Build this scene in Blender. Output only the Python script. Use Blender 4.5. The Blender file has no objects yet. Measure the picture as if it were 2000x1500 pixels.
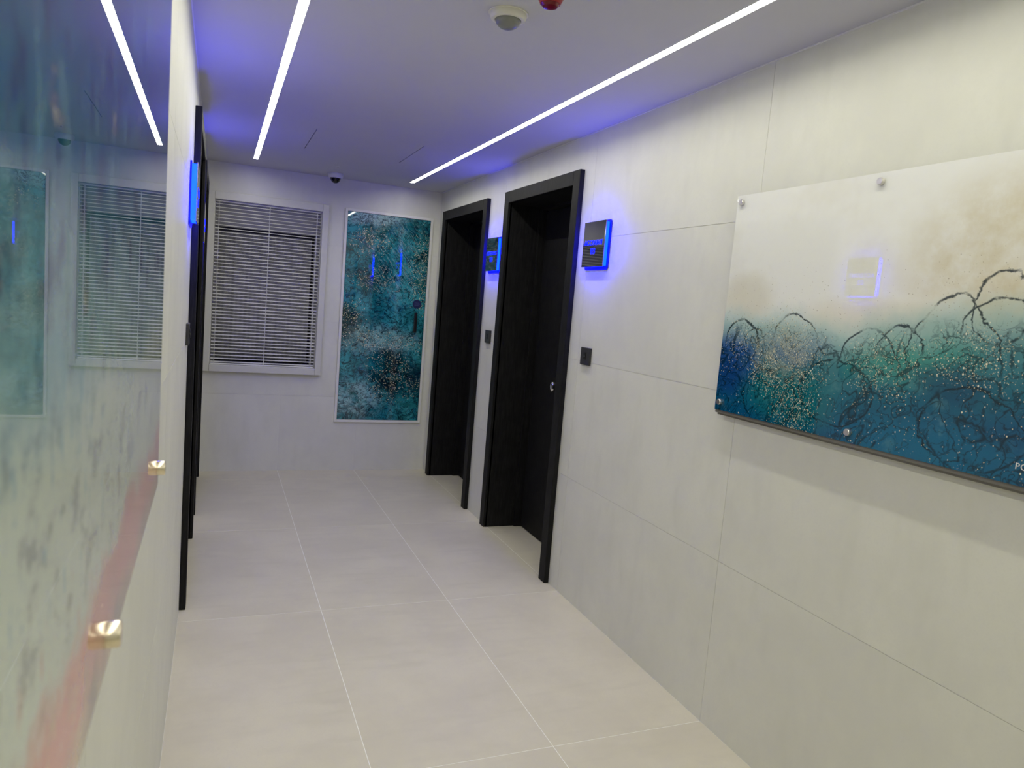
import bpy, bmesh, math, random
from mathutils import Vector, Matrix

# ------------------------------------------------------------------ camera, world, exposure
scene = bpy.context.scene
COL = scene.collection
W, L, H = 1.787, 5.867, 2.318          # corridor width, distance to the end wall, ceiling height (m)
BACK = -2.6                            # the corridor goes on behind the photographer
CAM = Vector((0.110, 0.0, 1.4413))
YAW, PITCH, ROLL, FPX = 0.3930, -0.1068, 0.0819, 1411.0

cd = bpy.data.cameras.new('camera')
cam = bpy.data.objects.new('camera', cd)
COL.objects.link(cam)
cd.sensor_width = 36.0
cd.lens = FPX / 2000 * 36.0
cd.clip_start = 0.01
cd.dof.use_dof = True
cd.dof.focus_distance = 3.6
cd.dof.aperture_fstop = 9.0
_f = Vector((math.sin(YAW) * math.cos(PITCH), math.cos(YAW) * math.cos(PITCH), math.sin(PITCH)))
_r0 = Vector((math.cos(YAW), -math.sin(YAW), 0))
_u0 = _r0.cross(_f)
_r = _r0 * math.cos(ROLL) + _u0 * math.sin(ROLL)
_u = -_r0 * math.sin(ROLL) + _u0 * math.cos(ROLL)
cam.matrix_world = Matrix(((_r.x, _u.x, -_f.x, CAM.x), (_r.y, _u.y, -_f.y, CAM.y), (_r.z, _u.z, -_f.z, CAM.z), (0, 0, 0, 1)))
scene.camera = cam

world = bpy.data.worlds.new('world')
scene.world = world
world.use_nodes = True
world.node_tree.nodes['Background'].inputs['Color'].default_value = (0.02, 0.02, 0.022, 1)
world.node_tree.nodes['Background'].inputs['Strength'].default_value = 0.0

scene.view_settings.view_transform = 'Standard'
scene.view_settings.look = 'None'
scene.view_settings.gamma = 1.0
scene.view_settings.use_curve_mapping = False
scene.view_settings.exposure = 0.16
scene.cycles.diffuse_bounces = 4
scene.cycles.adaptive_threshold = 0.03
scene.cycles.caustics_reflective = False
scene.cycles.caustics_refractive = False

STRIP_POWER = 36.5                     # radiance of the ceiling light lines
SIGN_POWER = 122.0                      # radiance of the blue sign edges
rnd = random.Random(7)

# ------------------------------------------------------------------ node helpers
def srgb(r, g, b):
    def c(v):
        v /= 255.0
        return v / 12.92 if v <= 0.04045 else ((v + 0.055) / 1.055) ** 2.4
    return (c(r), c(g), c(b), 1.0)

class X:
    """a float expression built from Math nodes"""
    def __init__(s, nt, v): s.nt, s.v = nt, v
    def _m(s, op, *a, clamp=False):
        n = s.nt.nodes.new('ShaderNodeMath'); n.operation = op; n.use_clamp = clamp
        for i, q in enumerate((s,) + a):
            q = q.v if isinstance(q, X) else q
            if isinstance(q, (int, float)): n.inputs[i].default_value = q
            else: s.nt.links.new(q, n.inputs[i])
        return X(s.nt, n.outputs[0])
    def __add__(s, o): return s._m('ADD', o)
    __radd__ = __add__
    def __sub__(s, o): return s._m('SUBTRACT', o)
    def __rsub__(s, o): return (s * -1.0) + o
    def __mul__(s, o): return s._m('MULTIPLY', o)
    __rmul__ = __mul__
    def __truediv__(s, o): return s._m('DIVIDE', o)
    def abs(s): return s._m('ABSOLUTE')
    def sqrt(s): return s._m('SQRT')
    def pow(s, e): return s._m('POWER', e)
    def max(s, o): return s._m('MAXIMUM', o)
    def min(s, o): return s._m('MINIMUM', o)
    def gt(s, o): return s._m('GREATER_THAN', o)
    def clamp(s): return s._m('ADD', 0.0, clamp=True)
    def ramp(s, lo, hi, a=0.0, b=1.0):
        n = s.nt.nodes.new('ShaderNodeMapRange'); n.interpolation_type = 'SMOOTHSTEP'
        s.nt.links.new(s.v, n.inputs[0])
        for i, q in enumerate((lo, hi, a, b)): n.inputs[i + 1].default_value = q
        return X(s.nt, n.outputs[0])

class Mat:
    """a node material on a Principled shader"""
    def __init__(s, name):
        s.m = bpy.data.materials.new(name); s.m.use_nodes = True
        s.nt = s.m.node_tree; s.p = s.nt.nodes['Principled BSDF']
    def coords(s, kind='Object', scale=None):
        n = s.nt.nodes.new('ShaderNodeTexCoord'); v = n.outputs[kind]
        if scale:
            mp = s.nt.nodes.new('ShaderNodeMapping'); mp.inputs['Scale'].default_value = scale
            s.nt.links.new(v, mp.inputs['Vector']); v = mp.outputs[0]
        return v
    def offset(s, vec, k=17.0):
        """shift a vector by the object's own random number so that alike pieces differ"""
        oi = s.nt.nodes.new('ShaderNodeObjectInfo')
        c = s.nt.nodes.new('ShaderNodeVectorMath'); c.operation = 'MULTIPLY_ADD'
        s.nt.links.new(oi.outputs['Random'], c.inputs[0]); c.inputs[1].default_value = (k, k * 1.7, k * 0.6)
        s.nt.links.new(vec, c.inputs[2])
        return c.outputs[0], X(s.nt, oi.outputs['Random'])
    def sep(s, vec):
        n = s.nt.nodes.new('ShaderNodeSeparateXYZ'); s.nt.links.new(vec, n.inputs[0])
        return [X(s.nt, n.outputs[i]) for i in range(3)]
    def comb(s, x, y, z=0.0):
        n = s.nt.nodes.new('ShaderNodeCombineXYZ')
        for i, q in enumerate((x, y, z)):
            if isinstance(q, X): s.nt.links.new(q.v, n.inputs[i])
            else: n.inputs[i].default_value = q
        return n.outputs[0]
    def noise(s, vec, scale, detail=3.0, rough=0.55, dist=0.0):
        n = s.nt.nodes.new('ShaderNodeTexNoise')
        s.nt.links.new(vec, n.inputs['Vector'])
        n.inputs['Scale'].default_value = scale; n.inputs['Detail'].default_value = detail
        n.inputs['Roughness'].default_value = rough; n.inputs['Distortion'].default_value = dist
        return X(s.nt, n.outputs[0])
    def voro(s, vec, scale, feature='F1', out='Distance', rand=1.0):
        n = s.nt.nodes.new('ShaderNodeTexVoronoi'); n.feature = feature
        s.nt.links.new(vec, n.inputs['Vector']); n.inputs['Scale'].default_value = scale
        n.inputs['Randomness'].default_value = rand
        return X(s.nt, n.outputs[out])
    def mix(s, a, b, fac):
        n = s.nt.nodes.new('ShaderNodeMix'); n.data_type = 'RGBA'
        for q, i in ((a, 6), (b, 7)):
            if isinstance(q, tuple): n.inputs[i].default_value = q
            else: s.nt.links.new(q, n.inputs[i])
        if isinstance(fac, X): s.nt.links.new(fac.v, n.inputs[0])
        else: n.inputs[0].default_value = fac
        return n.outputs[2]
    def set(s, **kw):
        for k, v in kw.items():
            i = s.p.inputs[k.replace('_', ' ')]
            v = v.v if isinstance(v, X) else v
            if hasattr(v, 'links') or hasattr(v, 'is_linked'): s.nt.links.new(v, i)
            else: i.default_value = v
        return s
    def bump(s, h, strength=0.1, dist=0.002):
        n = s.nt.nodes.new('ShaderNodeBump'); n.inputs['Strength'].default_value = strength
        n.inputs['Distance'].default_value = dist
        s.nt.links.new(h.v, n.inputs['Height']); s.nt.links.new(n.outputs[0], s.p.inputs['Normal'])
        return s

def plain(name, col, rough=0.5, metal=0.0, var=0.06, scale=40.0, **kw):
    m = Mat(name); n = m.noise(m.coords(), scale, 1)
    a = tuple(c * (1 - var) for c in col[:3]) + (1,); b = tuple(min(1, c * (1 + var)) for c in col[:3]) + (1,)
    m.set(Base_Color=m.mix(a, b, n), Roughness=rough, Metallic=metal)
    m.set(**kw)
    return m.m

def tile_material(name, c1, c2, c3, rough, grain):
    m = Mat(name)
    v, r = m.offset(m.coords())
    mid = m.noise(v, 2.6, 4, 0.64)
    mp = m.nt.nodes.new('ShaderNodeMapping'); mp.inputs['Scale'].default_value = grain
    m.nt.links.new(v, mp.inputs['Vector'])
    st = m.noise(mp.outputs[0], 12.0, 2, 0.6)
    fine = m.noise(v, 150.0, 0)
    c = m.mix(c1, c2, (mid + r * 0.06 - 0.03).ramp(0.32, 0.68))
    c = m.mix(c, c3, st.ramp(0.46, 0.85) * 0.55)
    c = m.mix(c, c1, fine.ramp(0.45, 0.8) * 0.25)
    m.set(Base_Color=c, Roughness=(mid * 0.16 + rough - 0.08))
    return m.m

M = {}
M['wall_tile'] = tile_material('pale concrete wall tile', (0.70, 0.702, 0.65, 1), (0.755, 0.757, 0.70, 1), (0.655, 0.657, 0.60, 1), 0.55, (1, 1, 0.35))
M['floor_tile'] = tile_material('grey concrete floor tile', (0.645, 0.60, 0.485, 1), (0.705, 0.66, 0.535, 1), (0.59, 0.55, 0.44, 1), 0.45, (0.3, 1.3, 1))
M['grout_wall'] = plain('wall grout', (0.66, 0.65, 0.62), 0.9)
M['grout_floor'] = plain('floor grout', (0.97, 0.95, 0.88), 0.85)
M['ceiling'] = plain('matt ceiling paint', (0.575, 0.575, 0.615), 0.9, var=0.015, scale=6)
M['caulk'] = plain('white caulk', (0.8, 0.8, 0.8), 0.6)
M['white_metal'] = plain('off white powder coat', (0.66, 0.66, 0.63), 0.45, var=0.02)
M['white_frame'] = plain('white lacquer frame', (0.80, 0.80, 0.78), 0.4, var=0.02)
M['blind'] = plain('white blind slat', (0.86, 0.86, 0.84), 0.45, var=0.02)
M['cord'] = plain('white cord', (0.78, 0.78, 0.75), 0.8)
M['curtain'] = plain('grey lining', (0.42, 0.42, 0.40), 0.8)
M['dark_gap'] = plain('dark gap fill', (0.012, 0.012, 0.013), 0.6)
M['steel'] = plain('brushed steel', (0.72, 0.70, 0.66), 0.28, 1.0, var=0.05, scale=300)
M['brass'] = plain('satin pale brass', (0.82, 0.74, 0.60), 0.25, 1.0, var=0.04, scale=300)
M['chrome'] = plain('chrome', (0.80, 0.80, 0.80), 0.15, 1.0, var=0.02)
M['switch'] = plain('anthracite plastic', (0.030, 0.030, 0.034), 0.4)
M['switch_dark'] = plain('black plastic', (0.004, 0.004, 0.004), 0.35)
M['white_plastic'] = plain('white plastic', (0.76, 0.75, 0.68), 0.4, var=0.02)
M['lens'] = plain('grey sensor lens', (0.22, 0.23, 0.22), 0.35)
M['camera_white'] = plain('camera white plastic', (0.74, 0.74, 0.76), 0.4, var=0.02)
M['dome_black'] = plain('smoked dome', (0.01, 0.01, 0.011), 0.08)
M['red'] = plain('red plastic', (0.36, 0.008, 0.016), 0.3, var=0.05)
M['red_dark'] = plain('dark red lens', (0.16, 0.004, 0.012), 0.2, var=0.05)
M['aluminium'] = plain('white aluminium profile', (0.78, 0.78, 0.78), 0.4)
M['navy'] = plain('navy sticker', (0.008, 0.016, 0.085), 0.4)
M['acrylic'] = plain('grey acrylic backing', (0.20, 0.19, 0.175), 0.12, var=0.01)  # opaque grey-brown, reaches below the prints as two bands
M['signature'] = plain('white ink', (0.75, 0.78, 0.78), 0.5)

def wood():
    m = Mat('black stained wood')
    v, r = m.offset(m.coords(), 5.0)
    mp = m.nt.nodes.new('ShaderNodeMapping'); mp.inputs['Scale'].default_value = (1, 1, 0.06)
    m.nt.links.new(v, mp.inputs['Vector'])
    g = m.noise(mp.outputs[0], 150.0, 4, 0.7)
    h = m.noise(v, 14.0, 4, 0.7)
    c = m.mix((0.0055, 0.0055, 0.0064, 1), (0.019, 0.019, 0.020, 1), (g * 0.75 + h * 0.35).ramp(0.38, 0.85))
    m.set(Base_Color=c, Roughness=0.6, Specular_IOR_Level=0.18).bump(g, 0.25, 0.001)
    return m.m
M['wood'] = wood()

def emitter(name, col, power):
    m = Mat(name)
    m.set(Base_Color=(0.0, 0.0, 0.0, 1) if power > 1 else col, Roughness=0.5, Emission_Color=col, Emission_Strength=power)
    return m.m
M['strip'] = emitter('light line diffuser', (1.0, 0.985, 0.80, 1), STRIP_POWER)
M['sign_edge'] = emitter('blue glowing acrylic', (0.00004, 0.0017, 1.0, 1), SIGN_POWER)
M['sign_text'] = emitter('blue glowing letters', (0.0002, 0.003, 1.0, 1), 9.0)
M['sign_text'].cycles.emission_sampling = 'NONE'
M['sign_back'] = plain('deep blue acrylic', (0.001, 0.002, 0.80), 0.35, var=0.02)

def sign_face():
    m = Mat('dark mirror metal')
    n = m.noise(m.coords('Object', (1, 1, 30)), 60.0, 2)
    m.set(Base_Color=m.mix((0.34, 0.34, 0.33, 1), (0.38, 0.38, 0.37, 1), n), Metallic=1.0, Roughness=0.035)
    return m.m
M['sign_face'] = sign_face()

# ---- the three printed artworks (flat print): colour fields in panel coordinates u (along), v (up)
def lines_from(m, vec, scale, width, detail=2.0, dist=0.0, level=0.5):
    return (m.noise(vec, scale, detail, 0.5, dist) - level).abs().ramp(0.0, width, 1.0, 0.0)

def blob(m, u, v, cu, cv, ru, rv):
    a = (u - cu) / ru; b = (v - cv) / rv
    return (a * a + b * b).ramp(0.0, 1.0, 1.0, 0.0)

def specks(m, vec, scale, size, dens):
    d = m.voro(vec, scale)
    n = m.nt.nodes.new('ShaderNodeTexVoronoi'); n.inputs['Scale'].default_value = scale
    m.nt.links.new(vec, n.inputs['Vector'])
    c = X(m.nt, m.nt.nodes.new('ShaderNodeSeparateColor').outputs[0])
    m.nt.links.new(n.outputs['Color'], c.v.node.inputs[0])
    g = X(m.nt, c.v.node.outputs[1])
    rad = g * size + size * 0.25
    return (rad - d).ramp(0.0, size * 0.35) * (dens - c).gt(0.0)

def art_right():
    m = Mat('teal tide print')
    _, ly, lz = m.sep(m.coords())
    u = ly * -1.0; v = lz
    P = m.comb(u, v, 0.0)
    n1 = m.noise(P, 3.2, 4, 0.6); n2 = m.noise(P, 9.0, 5, 0.65); n3 = m.noise(P, 30.0, 4, 0.7)
    wu = u + (n2 - 0.5) * 0.06; wv = v + (n1 - 0.5) * 0.10 + (n2 - 0.5) * 0.05
    WP = m.comb(wu + (n1 - 0.5) * 0.1, wv, 0.0)
    sky = m.mix(srgb(240, 241, 240), srgb(226, 223, 210), n1.ramp(0.45, 0.7) * 0.5)
    sky = m.mix(sky, srgb(206, 194, 158), blob(m, wu, wv, 0.98, 0.50, 0.33, 0.26) * (n2.ramp(0.15, 0.75)) * 0.85)
    sky = m.mix(sky, srgb(205, 198, 172), blob(m, wu, wv, 0.10, 0.40, 0.16, 0.10) * 0.45)
    sky = m.mix(sky, srgb(206, 192, 150), blob(m, wu, wv, 0.62, 0.34, 0.30, 0.08) * 0.35)
    # the coloured lower half
    top = (u - 0.55)
    edge = 0.315 + top.max(0.0) * 0.14 - blob(m, u, v, 0.50, 0.30, 0.16, 0.3) * 0.02
    below = (edge - wv)
    sea = m.mix(srgb(66, 128, 138), srgb(22, 104, 128), below.ramp(0.05, 0.20))
    sea = m.mix(sea, srgb(10, 82, 124), (below + (n1 - 0.5) * 0.2).ramp(0.14, 0.30))
    sea = m.mix(sea, srgb(40, 84, 150), blob(m, wu, wv, 0.06, 0.19, 0.19, 0.15) * 0.95)
    sea = m.mix(sea, srgb(14, 62, 124), blob(m, wu, wv, 0.05, 0.12, 0.16, 0.10) * 0.8)
    sea = m.mix(sea, srgb(92, 112, 158), blob(m, wu, wv, 0.34, 0.26, 0.17, 0.10) * 0.7)
    sea = m.mix(sea, srgb(60, 150, 138), blob(m, wu, wv, 0.72, 0.27, 0.26, 0.13) * 0.8)
    sea = m.mix(sea, srgb(8, 66, 104), blob(m, wu, wv, 0.86, 0.20, 0.14, 0.07) * 0.7)
    sea = m.mix(sea, srgb(14, 112, 150), blob(m, wu, wv, 0.80, 0.03, 0.35, 0.09) * 0.6)
    sea = m.mix(sea, srgb(24, 116, 122), blob(m, wu, wv, 0.34, 0.09, 0.26, 0.12) * 0.7)
    sea = m.mix(sea, srgb(2, 38, 62), n2.ramp(0.56, 0.78) * below.ramp(0.04, 0.22) * 0.75)
    sea = m.mix(sea, srgb(120, 176, 176), n2.ramp(0.45, 0.25) * 0.30)
    c = m.mix(sky, srgb(150, 190, 190), below.ramp(-0.07, 0.02) * 0.75)
    c = m.mix(c, sea, below.ramp(-0.02, 0.10))
    # ink lines: contour loops and drawn arcs
    ink = lines_from(m, WP, 4.5, 0.009, 2.0, 0.5) * 0.9
    ink = ink.max(lines_from(m, WP, 7.0, 0.016, 2.0, 1.2, 0.46) * 0.9)
    ink = ink.max(lines_from(m, WP, 13.0, 0.022, 2.0, 1.0, 0.55) * 0.8)
    ink = ink.max(lines_from(m, m.comb(wu + 5.0, wv, 0.0), 22.0, 0.03, 2.0, 0.6, 0.42) * 0.6)
    ink = ink * below.ramp(-0.01, 0.06)
    au = u + (n2 - 0.5) * 0.085 + (n3 - 0.5) * 0.012; av = v + (n1 - 0.5) * 0.05 + (n2 - 0.5) * 0.05 + (n3 - 0.5) * 0.012
    for cu, cv, ru, rv, w, vmin in ((0.105, 0.235, 0.085, 0.085, 0.030, 0.22), (0.165, 0.235, 0.045, 0.060, 0.030, 0.2),
                              (0.335, 0.245, 0.095, 0.100, 0.022, 0.26), (0.62, 0.20, 0.10, 0.115, 0.020, 0.20), (0.72, 0.25, 0.075, 0.085, 0.024, 0.26),
                              (0.965, 0.385, 0.062, 0.085, 0.030, 0.30), (0.98, 0.32, 0.11, 0.09, 0.02, 0.30), (0.86, 0.25, 0.12, 0.16, 0.016, 0.22),
                              (0.52, 0.13, 0.13, 0.09, 0.020, 0.0), (0.26, 0.08, 0.12, 0.09, 0.018, 0.0), (0.93, 0.10, 0.13, 0.10, 0.018, 0.0)):
        a = (au - cu) / ru; b = (av - cv) / rv
        ring = ((a * a + b * b).sqrt() - 1.0).abs().ramp(w * 0.5, w * 2.0, 1.0, 0.0)
        ink = ink.max(ring * v.ramp(vmin - 0.01, vmin + 0.02) * n2.ramp(0.32, 0.52))
    c = m.mix(c, srgb(4, 34, 48), ink * n3.ramp(0.22, 0.48) * 0.92)
    # pale spatter
    dens = blob(m, wu, wv, 0.30, 0.20, 0.22, 0.17) * 0.95
    dens = dens.max(blob(m, wu, wv, 0.36, 0.08, 0.13, 0.16) * 0.7)
    dens = dens.max(blob(m, wu, wv, 0.68, 0.22, 0.16, 0.12) * 0.5)
    dens = dens.max(blob(m, wu, wv, 0.92, 0.27, 0.16, 0.10) * 0.5)
    dens = dens.max(blob(m, wu, wv, 0.12, 0.24, 0.13, 0.11) * 0.5).max(below.ramp(-0.02, 0.08) * 0.05)
    dens = dens * n2.ramp(0.28, 0.55)
    c = m.mix(c, srgb(176, 184, 170), blob(m, wu, wv, 0.29, 0.23, 0.17, 0.11) * n3.ramp(0.35, 0.65) * 0.5)
    c = m.mix(c, srgb(40, 56, 52), specks(m, P, 260.0, 0.60, dens * 0.7) * 0.65)
    c = m.mix(c, srgb(206, 200, 168), specks(m, m.comb(u + 1.3, v, 0.0), 330.0, 0.50, dens))
    c = m.mix(c, srgb(228, 226, 206), specks(m, m.comb(u + 3.1, v * 0.8, 0.0), 170.0, 0.36, dens * 0.55))
    c = m.mix(c, srgb(120, 104, 70), specks(m, m.comb(u + 7.1, v, 0.0), 260.0, 0.35, below.ramp(-0.25, 0.0) * below.ramp(0.05, 0.0) * 0.12) * 0.6)
    m.set(Base_Color=c, Roughness=0.35, Coat_Weight=1.0, Coat_Roughness=0.0, Coat_IOR=1.52, Specular_IOR_Level=0.0)
    return m.m
M['art_right'] = art_right()

def art_end():
    m = Mat('deep teal shattered print')
    lx, _, lz = m.sep(m.coords())
    P = m.comb(lx, lz, 0.0)
    n1 = m.noise(P, 3.0, 4, 0.6, 0.3); n2 = m.noise(P, 8.0, 5, 0.7, 0.5); n3 = m.noise(P, 24.0, 4, 0.7)
    u = lx + (n2 - 0.5) * 0.12; v = lz + (n1 - 0.5) * 0.25
    WP = m.comb(u, v, 0.0)
    c = m.mix(srgb(14, 104, 116), srgb(64, 166, 176), n1.ramp(0.34, 0.66))
    c = m.mix(c, srgb(20, 80, 136), n2.ramp(0.50, 0.72) * 0.8)
    c = m.mix(c, srgb(12, 70, 60), m.noise(m.comb(lx + 4.0, lz, 0.0), 5.0, 3).ramp(0.5, 0.7) * 0.8)
    c = m.mix(c, srgb(160, 206, 200), blob(m, u, v, 0.30, 0.66, 0.42, 0.16) * n2.ramp(0.30, 0.6) * 0.75)
    c = m.mix(c, srgb(170, 216, 224), blob(m, u, v, 0.14, 0.16, 0.28, 0.22) * n2.ramp(0.35, 0.55) * 0.7)
    c = m.mix(c, srgb(190, 220, 220), blob(m, u, v, 0.22, 1.64, 0.28, 0.10) * 0.7)
    c = m.mix(c, srgb(4, 16, 16), blob(m, u, v, 0.44, 0.38, 0.24, 0.26) * n2.ramp(0.30, 0.55) * 0.95)
    c = m.mix(c, srgb(6, 20, 26), blob(m, u, v, 0.03, 0.78, 0.14, 0.20) * 0.8)
    c = m.mix(c, srgb(6, 24, 26), blob(m, u, v, 0.64, 1.45, 0.15, 0.25) * n2.ramp(0.35, 0.6) * 0.8)
    c = m.mix(c, srgb(8, 26, 40), blob(m, u, v, 0.20, 1.18, 0.22, 0.10) * n2.ramp(0.35, 0.6) * 0.8)
    c = m.mix(c, srgb(6, 22, 50), blob(m, u, v, 0.66, 0.36, 0.12, 0.22) * 0.8)
    d2 = m.voro(m.comb(u + (n2 - 0.5) * 0.25, v + (n3 - 0.5) * 0.12, 0.0), 9.0, 'DISTANCE_TO_EDGE')
    ink = d2.ramp(0.0, 0.06, 1.0, 0.0) * n2.ramp(0.33, 0.52) * 0.95
    ink = ink.max(lines_from(m, WP, 6.0, 0.022, 2.0, 1.5) * 0.95).max(lines_from(m, WP, 11.0, 0.030, 2.0, 1.5, 0.45) * 0.9).max(lines_from(m, WP, 19.0, 0.03, 2.0, 1.0, 0.55) * 0.7)
    c = m.mix(c, srgb(3, 26, 44), ink * n3.ramp(0.25, 0.5))
    c = m.mix(c, srgb(110, 170, 172), lines_from(m, m.comb(u + 9.0, v, 0.0), 12.0, 0.016, 2.5, 1.8, 0.5) * n2.ramp(0.40, 0.55) * 0.5)
    s = m.noise(m.comb((lx + lz * 0.8) * 22.0, (lz - lx) * 2.2, 0.0), 1.4, 4, 0.6)
    c = m.mix(c, srgb(150, 190, 188), (s - 0.5).abs().ramp(0.0, 0.022, 1.0, 0.0) * blob(m, u, v, 0.44, 1.32, 0.34, 0.42) * 0.75)
    dens = blob(m, u, v, 0.18, 1.45, 0.22, 0.18) * 0.5
    for a in ((0.24, 1.14, 0.24, 0.12), (0.40, 0.42, 0.22, 0.34), (0.62, 1.25, 0.12, 0.42), (0.06, 0.82, 0.14, 0.22), (0.36, 0.64, 0.4, 0.13), (0.58, 0.28, 0.13, 0.12)):
        dens = dens.max(blob(m, u, v, *a) * 0.55)
    c = m.mix(c, srgb(224, 218, 176), specks(m, P, 150.0, 0.52, dens * n3.ramp(0.3, 0.6)))
    c = m.mix(c, srgb(246, 242, 226), specks(m, m.comb(lx + 3.0, lz, 0.0), 110.0, 0.34, dens * 0.7))
    m.set(Base_Color=c, Roughness=0.35, Coat_Weight=1.0, Coat_Roughness=0.0, Coat_IOR=1.52, Specular_IOR_Level=0.0)
    return m.m
M['art_end'] = art_end()

def art_left():
    m = Mat('blue and rose wash print')
    _, ly, lz = m.sep(m.coords())
    P = m.comb(ly, lz, 0.0)
    n1 = m.noise(P, 7.0, 4, 0.6); n2 = m.noise(P, 26.0, 4, 0.7)
    Q = m.comb(ly * 2.2, lz * 0.8, 3.0)
    n3 = m.noise(Q, 34.0, 4, 0.7)
    v = lz + (n1 - 0.5) * 0.10 + (n2 - 0.5) * 0.05
    c = m.mix(srgb(112, 104, 96), srgb(196, 176, 140), n1.ramp(0.40, 0.62))
    c = m.mix(c, srgb(206, 136, 124), v.ramp(0.010, 0.045) * n2.ramp(0.22, 0.55))
    c = m.mix(c, srgb(192, 204, 190), v.ramp(0.070, 0.105))
    c = m.mix(c, srgb(214, 146, 130), n3.ramp(0.56, 0.66) * v.ramp(0.16, 0.07) * 0.75)
    c = m.mix(c, srgb(88, 94, 98), v.ramp(0.08, 0.14) * n2.ramp(0.50, 0.66) * 0.6)
    c = m.mix(c, srgb(96, 150, 176), n3.ramp(0.44, 0.32) * v.ramp(0.08, 0.16) * 0.7)
    c = m.mix(c, srgb(130, 176, 184), v.ramp(0.19, 0.27) * 0.8)
    c = m.mix(c, srgb(44, 116, 146), v.ramp(0.27, 0.36))
    c = m.mix(c, srgb(20, 60, 116), v.ramp(0.34, 0.46) * n1.ramp(0.35, 0.58))
    c = m.mix(c, srgb(104, 88, 128), n3.ramp(0.54, 0.68) * v.ramp(0.2, 0.35) * 0.7)
    up = v.ramp(0.20, 0.32)
    n4 = m.noise(m.comb(ly * 1.5, lz * 0.6, 7.0), 30.0, 3, 0.65)
    c = m.mix(c, srgb(14, 40, 84), n4.ramp(0.52, 0.64) * up * 0.85)
    c = m.mix(c, srgb(120, 176, 186), n4.ramp(0.44, 0.34) * up * 0.65)
    c = m.mix(c, srgb(150, 120, 124), n2.ramp(0.58, 0.68) * up * 0.55)
    c = m.mix(c, srgb(10, 40, 84), up * 0.35)
    c = m.mix(c, srgb(206, 212, 186), n2.ramp(0.62, 0.76) * 0.55)
    c = m.mix(c, srgb(40, 46, 62), n3.ramp(0.58, 0.76) * 0.38)
    m.set(Base_Color=c, Roughness=0.35, Coat_Weight=1.0, Coat_Roughness=0.0, Coat_IOR=1.5, Specular_IOR_Level=0.0)
    return m.m
M['art_left'] = art_left()

# ------------------------------------------------------------------ mesh helpers (all sizes in world metres)
def origin(o):
    p = Vector((0, 0, 0))
    while o:
        p += o.location; o = o.parent
    return p

def link(name, bm, mat, parent=None, at=(0, 0, 0), smooth=False):
    me = bpy.data.meshes.new(name)
    if parent: off = origin(parent)
    else: off = Vector(at)
    bmesh.ops.translate(bm, verts=bm.verts, vec=-off)
    bmesh.ops.recalc_face_normals(bm, faces=bm.faces)
    bm.to_mesh(me); bm.free()
    if smooth:
        for p in me.polygons: p.use_smooth = True
    me.materials.append(M[mat] if isinstance(mat, str) else mat)
    o = bpy.data.objects.new(name, me); COL.objects.link(o)
    if parent: o.parent = parent
    else: o.location = off
    return o

def add_box(bm, x0, x1, y0, y1, z0, z1, bevel=0.0):
    r = bmesh.ops.create_cube(bm, size=1.0)
    vs = r['verts']
    for v in vs:
        v.co = Vector(((x0 + x1) / 2 + v.co.x * abs(x1 - x0), (y0 + y1) / 2 + v.co.y * abs(y1 - y0), (z0 + z1) / 2 + v.co.z * abs(z1 - z0)))
    if bevel:
        es = list({e for v in vs for e in v.link_edges})
        bmesh.ops.bevel(bm, geom=es, offset=bevel, segments=2, affect='EDGES', profile=0.6)

def box(name, b, mat, parent=None, bevel=0.0, at=None):
    bm = bmesh.new(); add_box(bm, *b, bevel=bevel)
    return link(name, bm, mat, parent, at or (b[0], b[2], b[4]))

def add_lathe(bm, prof, c, axis='z', seg=32):
    """revolve (radius, height) pairs about an axis through c"""
    rings = []
    for r, h in prof:
        ring = []
        for i in range(seg):
            a = 2 * math.pi * i / seg
            p = {'z': (r * math.cos(a), r * math.sin(a), h), 'x': (h, r * math.cos(a), r * math.sin(a)), 'y': (r * math.cos(a), h, r * math.sin(a))}[axis]
            ring.append(bm.verts.new(Vector(c) + Vector(p)))
        rings.append(ring)
    for a, b in zip(rings, rings[1:]):
        for i in range(seg):
            bm.faces.new((a[i], a[(i + 1) % seg], b[(i + 1) % seg], b[i]))
    bm.faces.new(rings[0]); bm.faces.new(rings[-1])

def lathe(name, prof, c, mat, parent, axis='z', seg=32, smooth=True):
    bm = bmesh.new(); add_lathe(bm, prof, c, axis, seg)
    bmesh.ops.remove_doubles(bm, verts=bm.verts, dist=1e-6)
    o = link(name, bm, mat, parent)
    for p in o.data.polygons: p.use_smooth = len(p.vertices) == 4
    if smooth:
        try: o.data.set_sharp_from_angle(angle=math.radians(40))
        except Exception: pass
    return o

def only_emit(o, glow, rest, test):
    """faces that pass the test glow, the others take a plain material"""
    o.data.materials.clear(); o.data.materials.append(M[rest]); o.data.materials.append(M[glow])
    for p in o.data.polygons: p.material_index = 1 if test(p.normal) else 0
    return o

def thing(name, loc, label, cat=None, group=None, kind=None):
    o = bpy.data.objects.new(name, None); COL.objects.link(o)
    o.location = loc; o.empty_display_size = 0.05
    return tag(o, label, cat, group, kind)

def tag(o, label, cat=None, group=None, kind=None):
    o['label'] = label
    if cat: o['category'] = cat
    if group: o['group'] = group
    if kind: o['kind'] = kind
    return o

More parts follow.
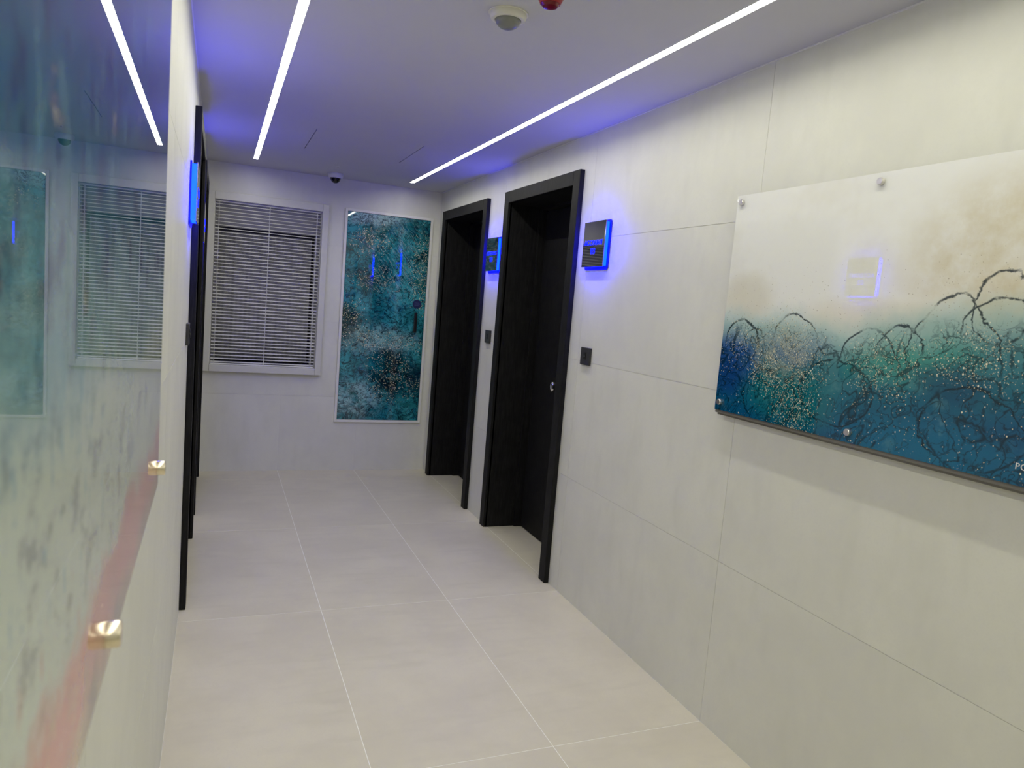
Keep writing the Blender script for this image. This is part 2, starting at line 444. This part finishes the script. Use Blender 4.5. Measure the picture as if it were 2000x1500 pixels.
def cut_rects(a0, a1, b0, b1, holes):
    """the rectangle a x b less the holes, as rectangles"""
    out = [(a0, a1, b0, b1)]
    for h0, h1, k0, k1 in holes:
        nxt = []
        for (x0, x1, y0, y1) in out:
            i0, i1, j0, j1 = max(x0, h0), min(x1, h1), max(y0, k0), min(y1, k1)
            if i0 >= i1 or j0 >= j1: nxt.append((x0, x1, y0, y1)); continue
            if x0 < i0: nxt.append((x0, i0, y0, y1))
            if i1 < x1: nxt.append((i1, x1, y0, y1))
            if y0 < j0: nxt.append((i0, i1, y0, j0))
            if j1 < y1: nxt.append((i0, i1, j1, y1))
        out = nxt
    return [r for r in out if r[1] - r[0] > 1e-4 and r[3] - r[2] > 1e-4]

def text_mesh(name, body, size, mat, parent, mtx, depth=0.0015):
    cu = bpy.data.curves.new(name, 'FONT'); cu.body = body; cu.size = size
    cu.space_character = 1.12; cu.align_x = 'CENTER'; cu.align_y = 'CENTER'; cu.extrude = depth; cu.resolution_u = 3
    tmp = bpy.data.objects.new('tmp', cu); COL.objects.link(tmp)
    dg = bpy.context.evaluated_depsgraph_get()
    me = bpy.data.meshes.new_from_object(tmp.evaluated_get(dg))
    bpy.data.objects.remove(tmp); bpy.data.curves.remove(cu)
    me.transform(mtx); me.transform(Matrix.Translation(-origin(parent)))
    me.name = name; me.materials.clear(); me.materials.append(M[mat])
    o = bpy.data.objects.new(name, me); COL.objects.link(o); o.parent = parent
    return o

# ------------------------------------------------------------------ the setting
YJ = [BACK, -1.597, -0.397, 0.803, 2.003, 3.210, 4.403, 5.603, L]     # tile joints along the corridor
ZJ = [0.0, 0.603, 1.2005, 1.7995, H]                                  # tile joints up the walls
XJ = [0.0, 0.595, 1.195, W]                                           # tile joints across
GW = 0.0008; G = 0.0014                                                            # half a joint
TD = 0.0015                                                           # joint depth
FD = 0.0004                                                           # joint depth of the floor
T_WALL = 0.32
DOOR_A = (3.318, 4.348)                                               # outer edges of the casings
DOOR_B = (4.674, 5.714)
CASE, DTOP, RECESS = 0.072, 2.148, 0.25
DOORS_R = [DOOR_A, DOOR_B]
DOORS_L = [(3.328, 4.360), (4.735, 5.765)]
def opening(d): return (d[0] + CASE - 0.012, d[1] - CASE + 0.012, 0.0, DTOP - CASE + 0.012)

def side_wall(name, side, doors, label):
    holes = [opening(d) for d in doors]
    fx = 0.0 if side < 0 else W
    d = side
    bm = bmesh.new()
    for y0, y1, z0, z1 in cut_rects(BACK - 0.2, L + 0.2, -0.1, H + 0.1, [(h[0], h[1], -0.2, h[3]) for h in holes]):
        add_box(bm, *sorted((fx + d * TD, fx + d * T_WALL)), y0, y1, z0, z1)
    wall = tag(link(name, bm, 'grout_wall', at=(fx, 0, 0)), label, 'wall', kind='structure')
    for a, b in zip(YJ, YJ[1:]):
        for c, e in zip(ZJ, ZJ[1:]):
            rs = cut_rects(a + GW, b - GW, c + (GW if c else 0), e - (GW if e < H else 0), holes)
            if not rs: continue
            bm = bmesh.new()
            for y0, y1, z0, z1 in rs: add_box(bm, *sorted((fx, fx + d * TD)), y0, y1, z0, z1)
            link('tile', bm, 'wall_tile', wall)
    return wall
wall_right = side_wall('wall_right', 1, DOORS_R, 'right corridor wall of large pale concrete tiles')
wall_left = side_wall('wall_left', -1, DOORS_L, 'left corridor wall of large pale concrete tiles')

WIN = (0.066, 0.838, 0.827, 2.046)      # clear opening of the window, x0 x1 z0 z1
WOUT = (0.018, 0.884, 0.775, 2.103)     # outer edge of its frame
bm = bmesh.new()
for x0, x1, z0, z1 in cut_rects(TD * -1, W + TD, -0.1, H + 0.1, [WIN]): add_box(bm, x0, x1, L + TD, L + T_WALL, z0, z1)
wall_end = tag(link('wall_end', bm, 'grout_wall', at=(0, L, 0)), 'end wall of pale concrete tiles with the blind window', 'wall', kind='structure')
for a, b in zip(XJ, XJ[1:]):
    for c, e in zip(ZJ, ZJ[1:]):
        rs = cut_rects(a + (GW if a else 0), b - (GW if b < W else 0), c + (GW if c else 0), e - (GW if e < H else 0), [WIN])
        if not rs: continue
        bm = bmesh.new()
        for x0, x1, z0, z1 in rs: add_box(bm, x0, x1, L, L + TD, z0, z1)
        link('tile', bm, 'wall_tile', wall_end)
wall_back = tag(box('wall_back', (-TD, W + TD, BACK - 0.2, BACK, -0.1, H + 0.1), 'wall_tile'), 'plain wall behind the photographer', 'wall', kind='structure')

# floor: tiles, the door recesses included
bm = bmesh.new()
for r in [(0, W, BACK, L)] + [(W, W + RECESS + 0.06) + opening(d)[:2] for d in DOORS_R] + [(-RECESS - 0.06, 0) + opening(d)[:2] for d in DOORS_L]:
    add_box(bm, r[0], r[1], r[2], r[3], -0.06, -FD)
floor = tag(link('floor', bm, 'grout_floor'), 'floor of large grey concrete tiles with pale joints', 'floor', kind='structure')
def floor_tile(x0, x1, y0, y1):
    bm = bmesh.new(); add_box(bm, x0, x1, y0, y1, -FD, 0.0); link('tile', bm, 'floor_tile', floor)
for a, b in zip(XJ, XJ[1:]):
    for c, e in zip(YJ, YJ[1:]):
        floor_tile(a + (G if a else 0.001), b - G, c + G, e - (G if e < L else 0.002))
for ds, s in ((DOORS_R, 1), (DOORS_L, -1)):
    for d in ds:
        o = opening(d); fx = W if s > 0 else 0.0
        cuts = [o[0]] + [y for y in YJ if o[0] < y < o[1]] + [o[1]]
        for c, e in zip(cuts, cuts[1:]):
            floor_tile(*sorted((fx + s * G, fx + s * (RECESS + 0.06))), c + G, e - G)

# ceiling with a flush access hatch
STRIPS = [(1.457, -2.2, 5.580), (0.324, -2.2, 5.525)]      # centre line and ends of the light slots
HATCH = (0.580, 1.187, 4.215, 4.845)
bm = bmesh.new()
for x0, x1, y0, y1 in cut_rects(-TD, W + TD, BACK, L + TD, [HATCH] + [(x - 0.018, x + 0.018, y0, y1) for x, y0, y1 in STRIPS]): add_box(bm, x0, x1, y0, y1, H, H + 0.1)
ceiling = tag(link('ceiling', bm, 'ceiling', at=(0, 0, H)), 'smooth white plaster ceiling', 'ceiling', kind='structure')
box('access_hatch', (HATCH[0] + 0.0045, HATCH[1] - 0.0045, HATCH[2] + 0.0003, HATCH[3] - 0.0003, H, H + 0.03), 'ceiling', ceiling)
for i, x in ((1, 0.0), (2, W)):
    t = box('trim_%d' % i, (x if i == 1 else x - 0.004, x + 0.004 if i == 1 else x, BACK, L, H - 0.004, H), 'caulk')
    tag(t, 'thin pale caulk line where the %s wall meets the ceiling' % ('left' if i == 1 else 'right'), 'trim', kind='structure')

# ------------------------------------------------------------------ doors
def make_door(n, side, d, label):
    s = side; fx = W if s > 0 else 0.0
    y0, y1 = d; i0, i1, top = y0 + CASE, y1 - CASE, DTOP - CASE
    root = thing('door_%d' % n, (fx, (y0 + y1) / 2, 0), label, 'door', kind='structure')
    def b(name, xa, xb, ya, yb, za, zb, mat='wood', par=root, bev=0.0):
        xs = sorted((fx + s * xa, fx + s * xb))
        return box(name, (xs[0], xs[1], ya, yb, za, zb), mat, par, bev)
    b('casing', -0.027, -0.0002, y0, i0, 0.001, DTOP, bev=0.003)
    b('casing', -0.027, -0.0002, i1, y1, 0.001, DTOP, bev=0.003)
    b('casing', -0.027, -0.0002, i0 + 0.0002, i1 - 0.0002, top, DTOP, bev=0.003)
    b('jamb', -0.012, RECESS + 0.06, i0 - 0.011, i0, 0.001, top)
    b('jamb', -0.012, RECESS + 0.06, i1, i1 + 0.011, 0.001, top)
    b('lintel', -0.012, RECESS + 0.06, i0, i1, top, top + 0.011)
    st = 0.018
    b('door_frame', 0.185, 0.245, i0, i0 + st, 0.001, top, bev=0.002)
    b('door_frame', 0.185, 0.245, i1 - st, i1, 0.001, top, bev=0.002)
    b('door_frame', 0.185, 0.245, i0 + st, i1 - st, top - st, top, bev=0.002)
    b('gap_backing', 0.246, 0.252, i0 + 0.002, i1 - 0.002, 0.004, top - 0.002, 'switch_dark')  # black sheet behind the slab, fills the gaps round it with black
    slab = b('door_slab', 0.232, 0.2455, i0 + st + 0.004, i1 - st - 0.004, 0.006, top - st - 0.004, bev=0.002)
    ky, kx = (y0 + y1) / 2, 0.232
    prof = [(0.0, 0.0), (0.030, 0.0), (0.030, 0.006), (0.012, 0.010), (0.012, 0.034), (0.024, 0.042), (0.031, 0.054), (0.029, 0.066), (0.017, 0.074), (0.0, 0.076)]
    lathe('door_knob', [(r, -s * h) for r, h in prof], (fx + s * kx, ky, 0.99), 'chrome', slab, axis='x', seg=28)
    return root
make_door(1, 1, DOOR_A, 'black wooden door in deep recess, the nearer one on the right wall')
make_door(2, 1, DOOR_B, 'black wooden door in deep recess, right wall, next to the end wall')
make_door(3, -1, DOORS_L[0], 'black door casing on the left wall beside the blue sign')
make_door(4, -1, DOORS_L[1], 'black door casing on the left wall next to the end wall window')

# ------------------------------------------------------------------ window with venetian blind
win = thing('window_1', ((WOUT[0] + WOUT[1]) / 2, L, WOUT[2]), 'grey white framed window in the end wall behind the blind', 'window', kind='structure')
FP = 0.040
for nm, b in (('frame_side', (WOUT[0], WIN[0], WOUT[2], WOUT[3])), ('frame_side', (WIN[1], WOUT[1], WOUT[2], WOUT[3])),
              ('frame_top', (WIN[0] + 0.0003, WIN[1] - 0.0003, WIN[3], WOUT[3])), ('frame_bottom', (WIN[0] + 0.0003, WIN[1] - 0.0003, WOUT[2], WIN[2]))):
    box(nm, (b[0], b[1], L - FP, L - 0.0002, b[2], b[3]), 'white_metal', win, bevel=0.004)
# recess behind it: upper panel, folded lining below, dark gaps
for nm, b in (('reveal', (WIN[0], WIN[0] + 0.006, WIN[2], WIN[3])), ('reveal', (WIN[1] - 0.006, WIN[1], WIN[2], WIN[3])),
              ('reveal', (WIN[0] + 0.006, WIN[1] - 0.006, WIN[3] - 0.006, WIN[3])), ('reveal', (WIN[0] + 0.006, WIN[1] - 0.006, WIN[2], WIN[2] + 0.006))):
    box(nm, (b[0], b[1], L - 0.001, L + 0.14, b[2], b[3]), 'white_metal', win)
box('backing', (WIN[0] + 0.006, WIN[1] - 0.006, L + 0.13, L + 0.14, WIN[2] + 0.006, WIN[3] - 0.006), 'dark_gap', win)  # near-black sheet, its colour stands for the shade in the gaps
box('upper_panel', (WIN[0] + 0.006, WIN[1] - 0.006, L + 0.085, L + 0.129, WIN[3] - 0.185, WIN[3] - 0.006), 'curtain', win)
bm = bmesh.new()
xa, xb, za, zb = WIN[0] + 0.035, WIN[1] - 0.055, WIN[2] + 0.03, WIN[3] - 0.215
N = 120; prev = None
for i in range(N + 1):
    x = xa + (xb - xa) * i / N
    y = L + 0.108 + 0.010 * math.sin(i * 0.42 + 1.5 * math.sin(i * 0.09)) + 0.004 * math.sin(i * 1.1)
    cur = [bm.verts.new((x, y, za)), bm.verts.new((x, y, zb)), bm.verts.new((x, y + 0.006, zb)), bm.verts.new((x, y + 0.006, za))]
    if prev:
        for k in range(4): bm.faces.new((prev[k], prev[(k + 1) % 4], cur[(k + 1) % 4], cur[k]))
    prev = cur
link('curtain_lining', bm, 'curtain', win, smooth=True)
box('window_stile', (WIN[0] + 0.006, WIN[0] + 0.034, L + 0.085, L + 0.129, WIN[2] + 0.006, WIN[3] - 0.19), 'curtain', win)
box('window_stile', (WIN[1] - 0.034, WIN[1] - 0.006, L + 0.085, L + 0.129, WIN[2] + 0.006, WIN[3] - 0.19), 'curtain', win)

bl = thing('venetian_blind', ((WIN[0] + WIN[1]) / 2, L + 0.0, WIN[2] + 0.01), 'white venetian blind with tilted open slats in the end wall window', 'blind')
NS = 47; SW = 0.025; x0, x1 = WIN[0] + 0.009, WIN[1] - 0.009
tilt = math.radians(15); dz = (WIN[3] - 0.012 - WIN[2] - 0.014) / NS
BY = L - 0.008
def slat_mesh():
    bm = bmesh.new(); rows = []
    for j in range(5):
        t = (j / 4 - 0.5); a = t * SW
        crown = 0.0018 * (1 - (2 * t) ** 2)
        y = a * math.cos(tilt) + crown * math.sin(tilt); z = a * math.sin(tilt) + crown * math.cos(tilt)
        rows.append([bm.verts.new((x, y, z + h)) for x in (x0 - bl.location.x, x1 - bl.location.x) for h in (0, -0.0007)])
    for a, b in zip(rows, rows[1:]):
        bm.faces.new((a[0], a[2], b[2], b[0])); bm.faces.new((a[1], b[1], b[3], a[3]))
        bm.faces.new((a[0], b[0], b[1], a[1])); bm.faces.new((a[2], a[3], b[3], b[2]))
    bm.faces.new((rows[0][0], rows[0][1], rows[0][3], rows[0][2])); bm.faces.new((rows[-1][0], rows[-1][2], rows[-1][3], rows[-1][1]))
    bmesh.ops.recalc_face_normals(bm, faces=bm.faces)
    me = bpy.data.meshes.new('slat'); bm.to_mesh(me); bm.free(); me.materials.append(M['blind']); return me
sm = slat_mesh()
for i in range(NS):
    o = bpy.data.objects.new('slat', sm); COL.objects.link(o); o.parent = bl
    o.location = (0, BY - L, WIN[2] + 0.022 + i * dz - bl.location.z)
box('bottom_rail', (x0, x1, BY - 0.012, BY + 0.012, WIN[2] + 0.002, WIN[2] + 0.011), 'blind', bl, bevel=0.002)
box('head_rail', (x0, x1, BY - 0.002, BY + 0.03, WIN[3] - 0.013, WIN[3] - 0.007), 'blind', bl, bevel=0.001)
for x in (WIN[0] + 0.034, (WIN[0] + WIN[1]) / 2 + 0.002, WIN[1] - 0.036):
    box('ladder_cord', (x - 0.0016, x + 0.0016, BY - 0.0155, BY - 0.0135, WIN[2] + 0.008, WIN[3] - 0.007), 'cord', bl)
    box('ladder_cord', (x - 0.0016, x + 0.0016, BY + 0.0135, BY + 0.0155, WIN[2] + 0.008, WIN[3] - 0.008), 'cord', bl)

# ------------------------------------------------------------------ framed glass cabinet door on the end wall
AX0, AX1, AZ0, AZ1 = 1.012, 1.724, 0.400, 2.100
cab = thing('art_cabinet', ((AX0 + AX1) / 2, L, AZ0), 'tall teal abstract glass panel in thin white frame on the end wall', 'artwork')
fw = 0.020
for nm, b in (('frame_side', (AX0, AX0 + fw, AZ0, AZ1)), ('frame_side', (AX1 - fw, AX1, AZ0, AZ1)), ('frame_top', (AX0 + fw, AX1 - fw, AZ1 - fw, AZ1)), ('frame_bottom', (AX0 + fw, AX1 - fw, AZ0, AZ0 + fw))):
    box(nm, (b[0], b[1], L - 0.016, L - 0.0002, b[2], b[3]), 'white_frame', cab, bevel=0.002)
pr = box('printed_panel', (AX0 + fw + 0.002, AX1 - fw - 0.002, L - 0.009, L - 0.001, AZ0 + fw + 0.002, AZ1 - fw - 0.002), 'art_end', cab)
off = Vector((AX0 + fw, L, AZ0 + fw)) - origin(cab)      # put the print's own origin at its lower corner
pr.data.transform(Matrix.Translation(-off)); pr.location = off
hd = box('handle', (1.616, 1.640, L - 0.026, L - 0.0092, 1.160, 1.325), 'switch_dark', cab, bevel=0.004)
hd['label'] = 'black vertical pull handle'
stk = lathe('sticker', [(0, 0.0), (0.036, 0.0), (0.036, -0.0015), (0, -0.0015)], (1.632, L - 0.0092, 1.394), 'navy', cab, axis='y')
stk['label'] = 'round navy sticker'
for zz, w in ((1.404, 0.020), (1.394, 0.026), (1.384, 0.020)):
    box('sticker_line', (1.632 - w, 1.632 + w, L - 0.0114, L - 0.0108, zz - 0.0022, zz + 0.0022), plain('pale blue print', (0.05, 0.07, 0.2), 0.5), stk)

# ------------------------------------------------------------------ large acrylic art panels on stand-offs
def art_panel(name, side, ya, yb, z0, z1, mat, metal, label, pins):
    """ya: edge nearest the doors; yb: edge towards the photographer"""
    s = side; fx = W if s > 0 else 0.0
    root = thing(name, (fx, ya, z0), label, 'artwork')
    def b(nm, d0, d1, a, c, e, f, mt, bev=0.0):
        xs = sorted((fx - s * d0, fx - s * d1))
        return box(nm, (xs[0], xs[1], a, c, e, f), mt, root, bev)
    b('backing_sheet', 0.0100, 0.0215, yb, ya + 0.002, z0 - 0.019, z1 - 0.004, 'acrylic', 0.001)
    b('acrylic_sheet', 0.0220, 0.0340, yb, ya, z0 - 0.011, z1 - 0.002, 'acrylic', 0.001)
    b('printed_face', 0.0341, 0.0400, yb, ya - 0.003, z0, z1, mat, 0.0006)
    for y, z in pins:
        pin_ = lathe('standoff_pin', [(0.0, -s * 0.0004), (0.008, -s * 0.0004), (0.008, -s * 0.040), (0.0, -s * 0.040)], (fx, y, z), metal, root, axis='x', seg=20)
        lathe('standoff_cap', [(0.0, 0.0), (0.010, 0.0), (0.010, -s * 0.009), (0.009, -s * 0.0105), (0.0, -s * 0.0105)], (fx - s * 0.0400, y, z), metal, pin_, axis='x', seg=24)
    return root
RY = 2.070
right_art = art_panel('acrylic_artwork', 1, RY, RY - 1.20, 1.1407, 1.878, 'art_right', 'steel',
    'teal and white seascape acrylic panel with steel pins on the right wall',
    [(y, z) for y in (RY - 0.030, RY - 0.590, RY - 1.15) for z in (1.170, 1.854)])
LY = 1.127
left_art = art_panel('acrylic_artwork', -1, LY, LY - 1.20, 1.147, 1.884, 'art_left', 'brass',
    'glossy blue and rose streaked acrylic panel at the left picture edge',
    [(y, z) for y in (LY - 0.030, LY - 0.550, LY - 1.15) for z in (1.177, 1.855)])
left_art.rotation_euler.z = 0.0042      # hangs a touch askew
sig = text_mesh('signature', 'PGY', 0.020, 'signature', right_art,
    Matrix.Translation((W - 0.0405, RY - 1.065, 1.183)) @ Matrix(((0, 0, -1, 0), (-1, 0, 0, 0), (0, 1, 0, 0), (0, 0, 0, 1))), 0.0003)

# ------------------------------------------------------------------ blue backlit room signs
def sign(side, ya, yb, number, label):
    s = side; fx = W if s > 0 else 0.0
    z0, z1 = 1.659, 1.874
    yc, zc = (ya + yb) / 2, (z0 + z1) / 2
    root = thing('room_sign', (fx, yc, z0), label, 'sign', 'blue backlit room signs')
    def b(nm, d0, d1, a, c, e, f, mt, bev=0.0):
        xs = sorted((fx - s * d0, fx - s * d1))
        return box(nm, (xs[0], xs[1], a, c, e, f), mt, root, bev)
    bm = bmesh.new(); cs = []
    for cy, cz, a0 in ((yb - 0.006, z1 - 0.010, 0), (ya + 0.006, z1 - 0.010, 90), (ya + 0.006, z0 + 0.002, 180), (yb - 0.006, z0 + 0.002, 270)):
        for i in range(6):
            t = math.radians(a0 + i * 18); cs.append((cy + 0.015 * math.cos(t), cz + 0.015 * math.sin(t)))
    f0 = [bm.verts.new((fx - s * 0.0002, y, z)) for y, z in cs]; f1 = [bm.verts.new((fx - s * 0.0060, y, z)) for y, z in cs]
    bm.faces.new(f0); bm.faces.new(f1)
    for i in range(len(cs)): bm.faces.new((f0[i], f0[(i + 1) % len(cs)], f1[(i + 1) % len(cs)], f1[i]))
    link('back_plate', bm, 'sign_back', root)
    only_emit(b('light_box', 0.0062, 0.024, ya + 0.006, yb - 0.006, z0 + 0.006, z1 - 0.006, 'sign_edge'), 'sign_edge', 'sign_back', lambda n: abs(n.x) < 0.1)
    face = b('face_plate', 0.0242, 0.029, ya, yb, z0, z1, 'sign_face', 0.0008)
    # lettering reads from inside the corridor
    rot = Matrix(((0, 0, -1, 0), (-1, 0, 0, 0), (0, 1, 0, 0), (0, 0, 0, 1))) if s > 0 else Matrix(((0, 0, 1, 0), (1, 0, 0, 0), (0, 1, 0, 0), (0, 0, 0, 1)))
    x = fx - s * 0.0300
    text_mesh('lettering', 'ACCOUNT', 0.033, 'sign_text', face, Matrix.Translation((x, yc, zc + 0.006)) @ rot, 0.0008)
    text_mesh('lettering', number, 0.042, 'sign_text', face, Matrix.Translation((x, yc, zc - 0.034)) @ rot, 0.0008)
    return root
sign(1, 3.002, 3.212, '03', 'blue backlit mirror sign on the right wall before the nearer door')
sign(1, 4.403, 4.606, '04', 'blue backlit mirror sign between the two right hand doors')
sign(-1, 2.985, 3.195, '02', 'blue backlit sign seen edge-on on the left wall')
sign(-1, 4.455, 4.660, '01', 'blue backlit sign between the two left hand doors')

# ------------------------------------------------------------------ small wall plates
def plate(side, y0, y1, label):
    s = side; fx = W if s > 0 else 0.0
    z0, z1 = 1.186, 1.271
    root = thing('bell_plate', (fx, (y0 + y1) / 2, z0), label, 'switch', 'dark bell plates beside doors')
    def b(nm, d0, d1, a, c, e, f, mt, bev=0.0):
        xs = sorted((fx - s * d0, fx - s * d1))
        return box(nm, (xs[0], xs[1], a, c, e, f), mt, root, bev)
    b('plate', 0.0002, 0.012, y0, y1, z0, z1, 'switch', 0.002)
    yc, zc = (y0 + y1) / 2, (z0 + z1) / 2
    btn = b('push_button', 0.0122, 0.0145, yc - 0.011, yc + 0.011, zc - 0.016, zc + 0.020, 'switch_dark', 0.001)
    xs = sorted((fx - s * 0.0147, fx - s * 0.0155))
    box('indicator', (xs[0], xs[1], yc - 0.003, yc + 0.003, zc - 0.003, zc + 0.003), 'lens', btn)
    return root
plate(1, 3.075, 3.168, 'small anthracite bell plate below the nearer right sign')
plate(1, 4.470, 4.560, 'small anthracite bell plate between the two right hand doors')
plate(-1, 3.090, 3.180, 'small anthracite bell plate edge-on on the left wall')

# ------------------------------------------------------------------ ceiling fittings
def strip(x, y0, y1, label):
    root = thing('light_strip', (x, (y0 + y1) / 2, H), label, 'light', 'linear ceiling lights')
    hw = 0.0155
    for a, b in ((x - hw - 0.0024, x - hw), (x + hw, x + hw + 0.0024)):
        box('profile_edge', (a, b, y0 + 0.0003, y1 - 0.0003, H - 0.0004, H + 0.020), 'aluminium', root)
    only_emit(box('diffuser', (x - hw + 0.0002, x + hw - 0.0002, y0 + 0.0005, y1 - 0.0005, H + 0.006, H + 0.012), 'strip', root), 'strip', 'aluminium', lambda n: n.z < -0.9)
    box('channel_back', (x - hw + 0.0002, x + hw - 0.0002, y0 + 0.0005, y1 - 0.0005, H + 0.013, H + 0.020), 'aluminium', root)
    return root
strip(*STRIPS[0], 'bright linear ceiling light along the right wall')
strip(*STRIPS[1], 'bright linear ceiling light along the left wall')

def motion_sensor(x, y):
    root = thing('motion_sensor', (x, y, H), 'round white motion sensor with grey domed lens on the ceiling', 'sensor')
    lathe('housing', [(0.0, -0.0002), (0.054, -0.0002), (0.056, -0.004), (0.055, -0.014), (0.050, -0.020), (0.0405, -0.021), (0.039, -0.017), (0.0, -0.017)], (x, y, H), 'white_plastic', root, seg=48)
    lathe('trim_ring', [(0.058, -0.0002), (0.0605, -0.0002), (0.0605, -0.003), (0.058, -0.003)], (x, y, H), 'white_plastic', root, seg=48)
    prof = [(0.0395 * math.cos(t), -0.0172 - 0.030 * math.sin(t)) for t in [i * math.pi / 2 / 8 for i in range(9)]]
    lathe('lens', [(0, -0.0172)] + prof[:-1] + [(0.0, prof[-1][1])], (x, y, H), 'lens', root, seg=40)
    return root
motion_sensor(0.893, 2.155)

def fire_alarm(x, y):
    root = thing('fire_alarm', (x, y, H), 'red fire alarm sounder on the ceiling at the top picture edge', 'alarm')
    lathe('base', [(0.0, -0.0002), (0.050, -0.0002), (0.050, -0.022), (0.046, -0.030), (0.0, -0.030)], (x, y, H), 'red', root, seg=40)
    cone = lathe('sounder_cone', [(0.0, -0.0302), (0.044, -0.0302), (0.040, -0.055), (0.030, -0.074), (0.027, -0.080), (0.0, -0.080)], (x, y, H), 'red', root, seg=40)
    lathe('lens', [(0.0, -0.0802), (0.025, -0.0802), (0.020, -0.087), (0.0, -0.090)], (x, y, H), 'red_dark', cone, seg=32)
    box('mounting_tab', (x + 0.036, x + 0.072, y - 0.012, y + 0.012, H - 0.040, H - 0.031), 'red_dark', root, bevel=0.002)
    return root
fire_alarm(0.893, 1.840)

def dome_camera(x, y):
    root = thing('dome_camera', (x, y, H), 'white dome security camera on the ceiling near the end wall', 'camera')
    lathe('housing', [(0.0, -0.0002), (0.056, -0.0002), (0.058, -0.006), (0.056, -0.022), (0.050, -0.034), (0.041, -0.036), (0.039, -0.033), (0.0, -0.033)], (x, y, H), 'camera_white', root, seg=40)
    prof = [(0.038 * math.cos(t), -0.0332 - 0.040 * math.sin(t)) for t in [i * math.pi / 2 / 8 for i in range(9)]]
    lathe('dome', [(0, -0.0332)] + prof[:-1] + [(0.0, prof[-1][1])], (x, y, H), 'dome_black', root, seg=32)
    return root
dome_camera(0.893, 5.650)

def pin(x, y):
    root = thing('ceiling_sensor_pin', (x, y, H), 'tiny white and chrome pin on the ceiling above the dome camera', 'sensor')
    lathe('rosette', [(0, -0.0002), (0.012, -0.0002), (0.011, -0.002), (0, -0.002)], (x, y, H), 'camera_white', root, seg=20)
    lathe('tip', [(0, -0.0022), (0.004, -0.0022), (0.004, -0.009), (0.002, -0.011), (0, -0.011)], (x, y, H), 'chrome', root, seg=16)
pin(0.861, 5.33)
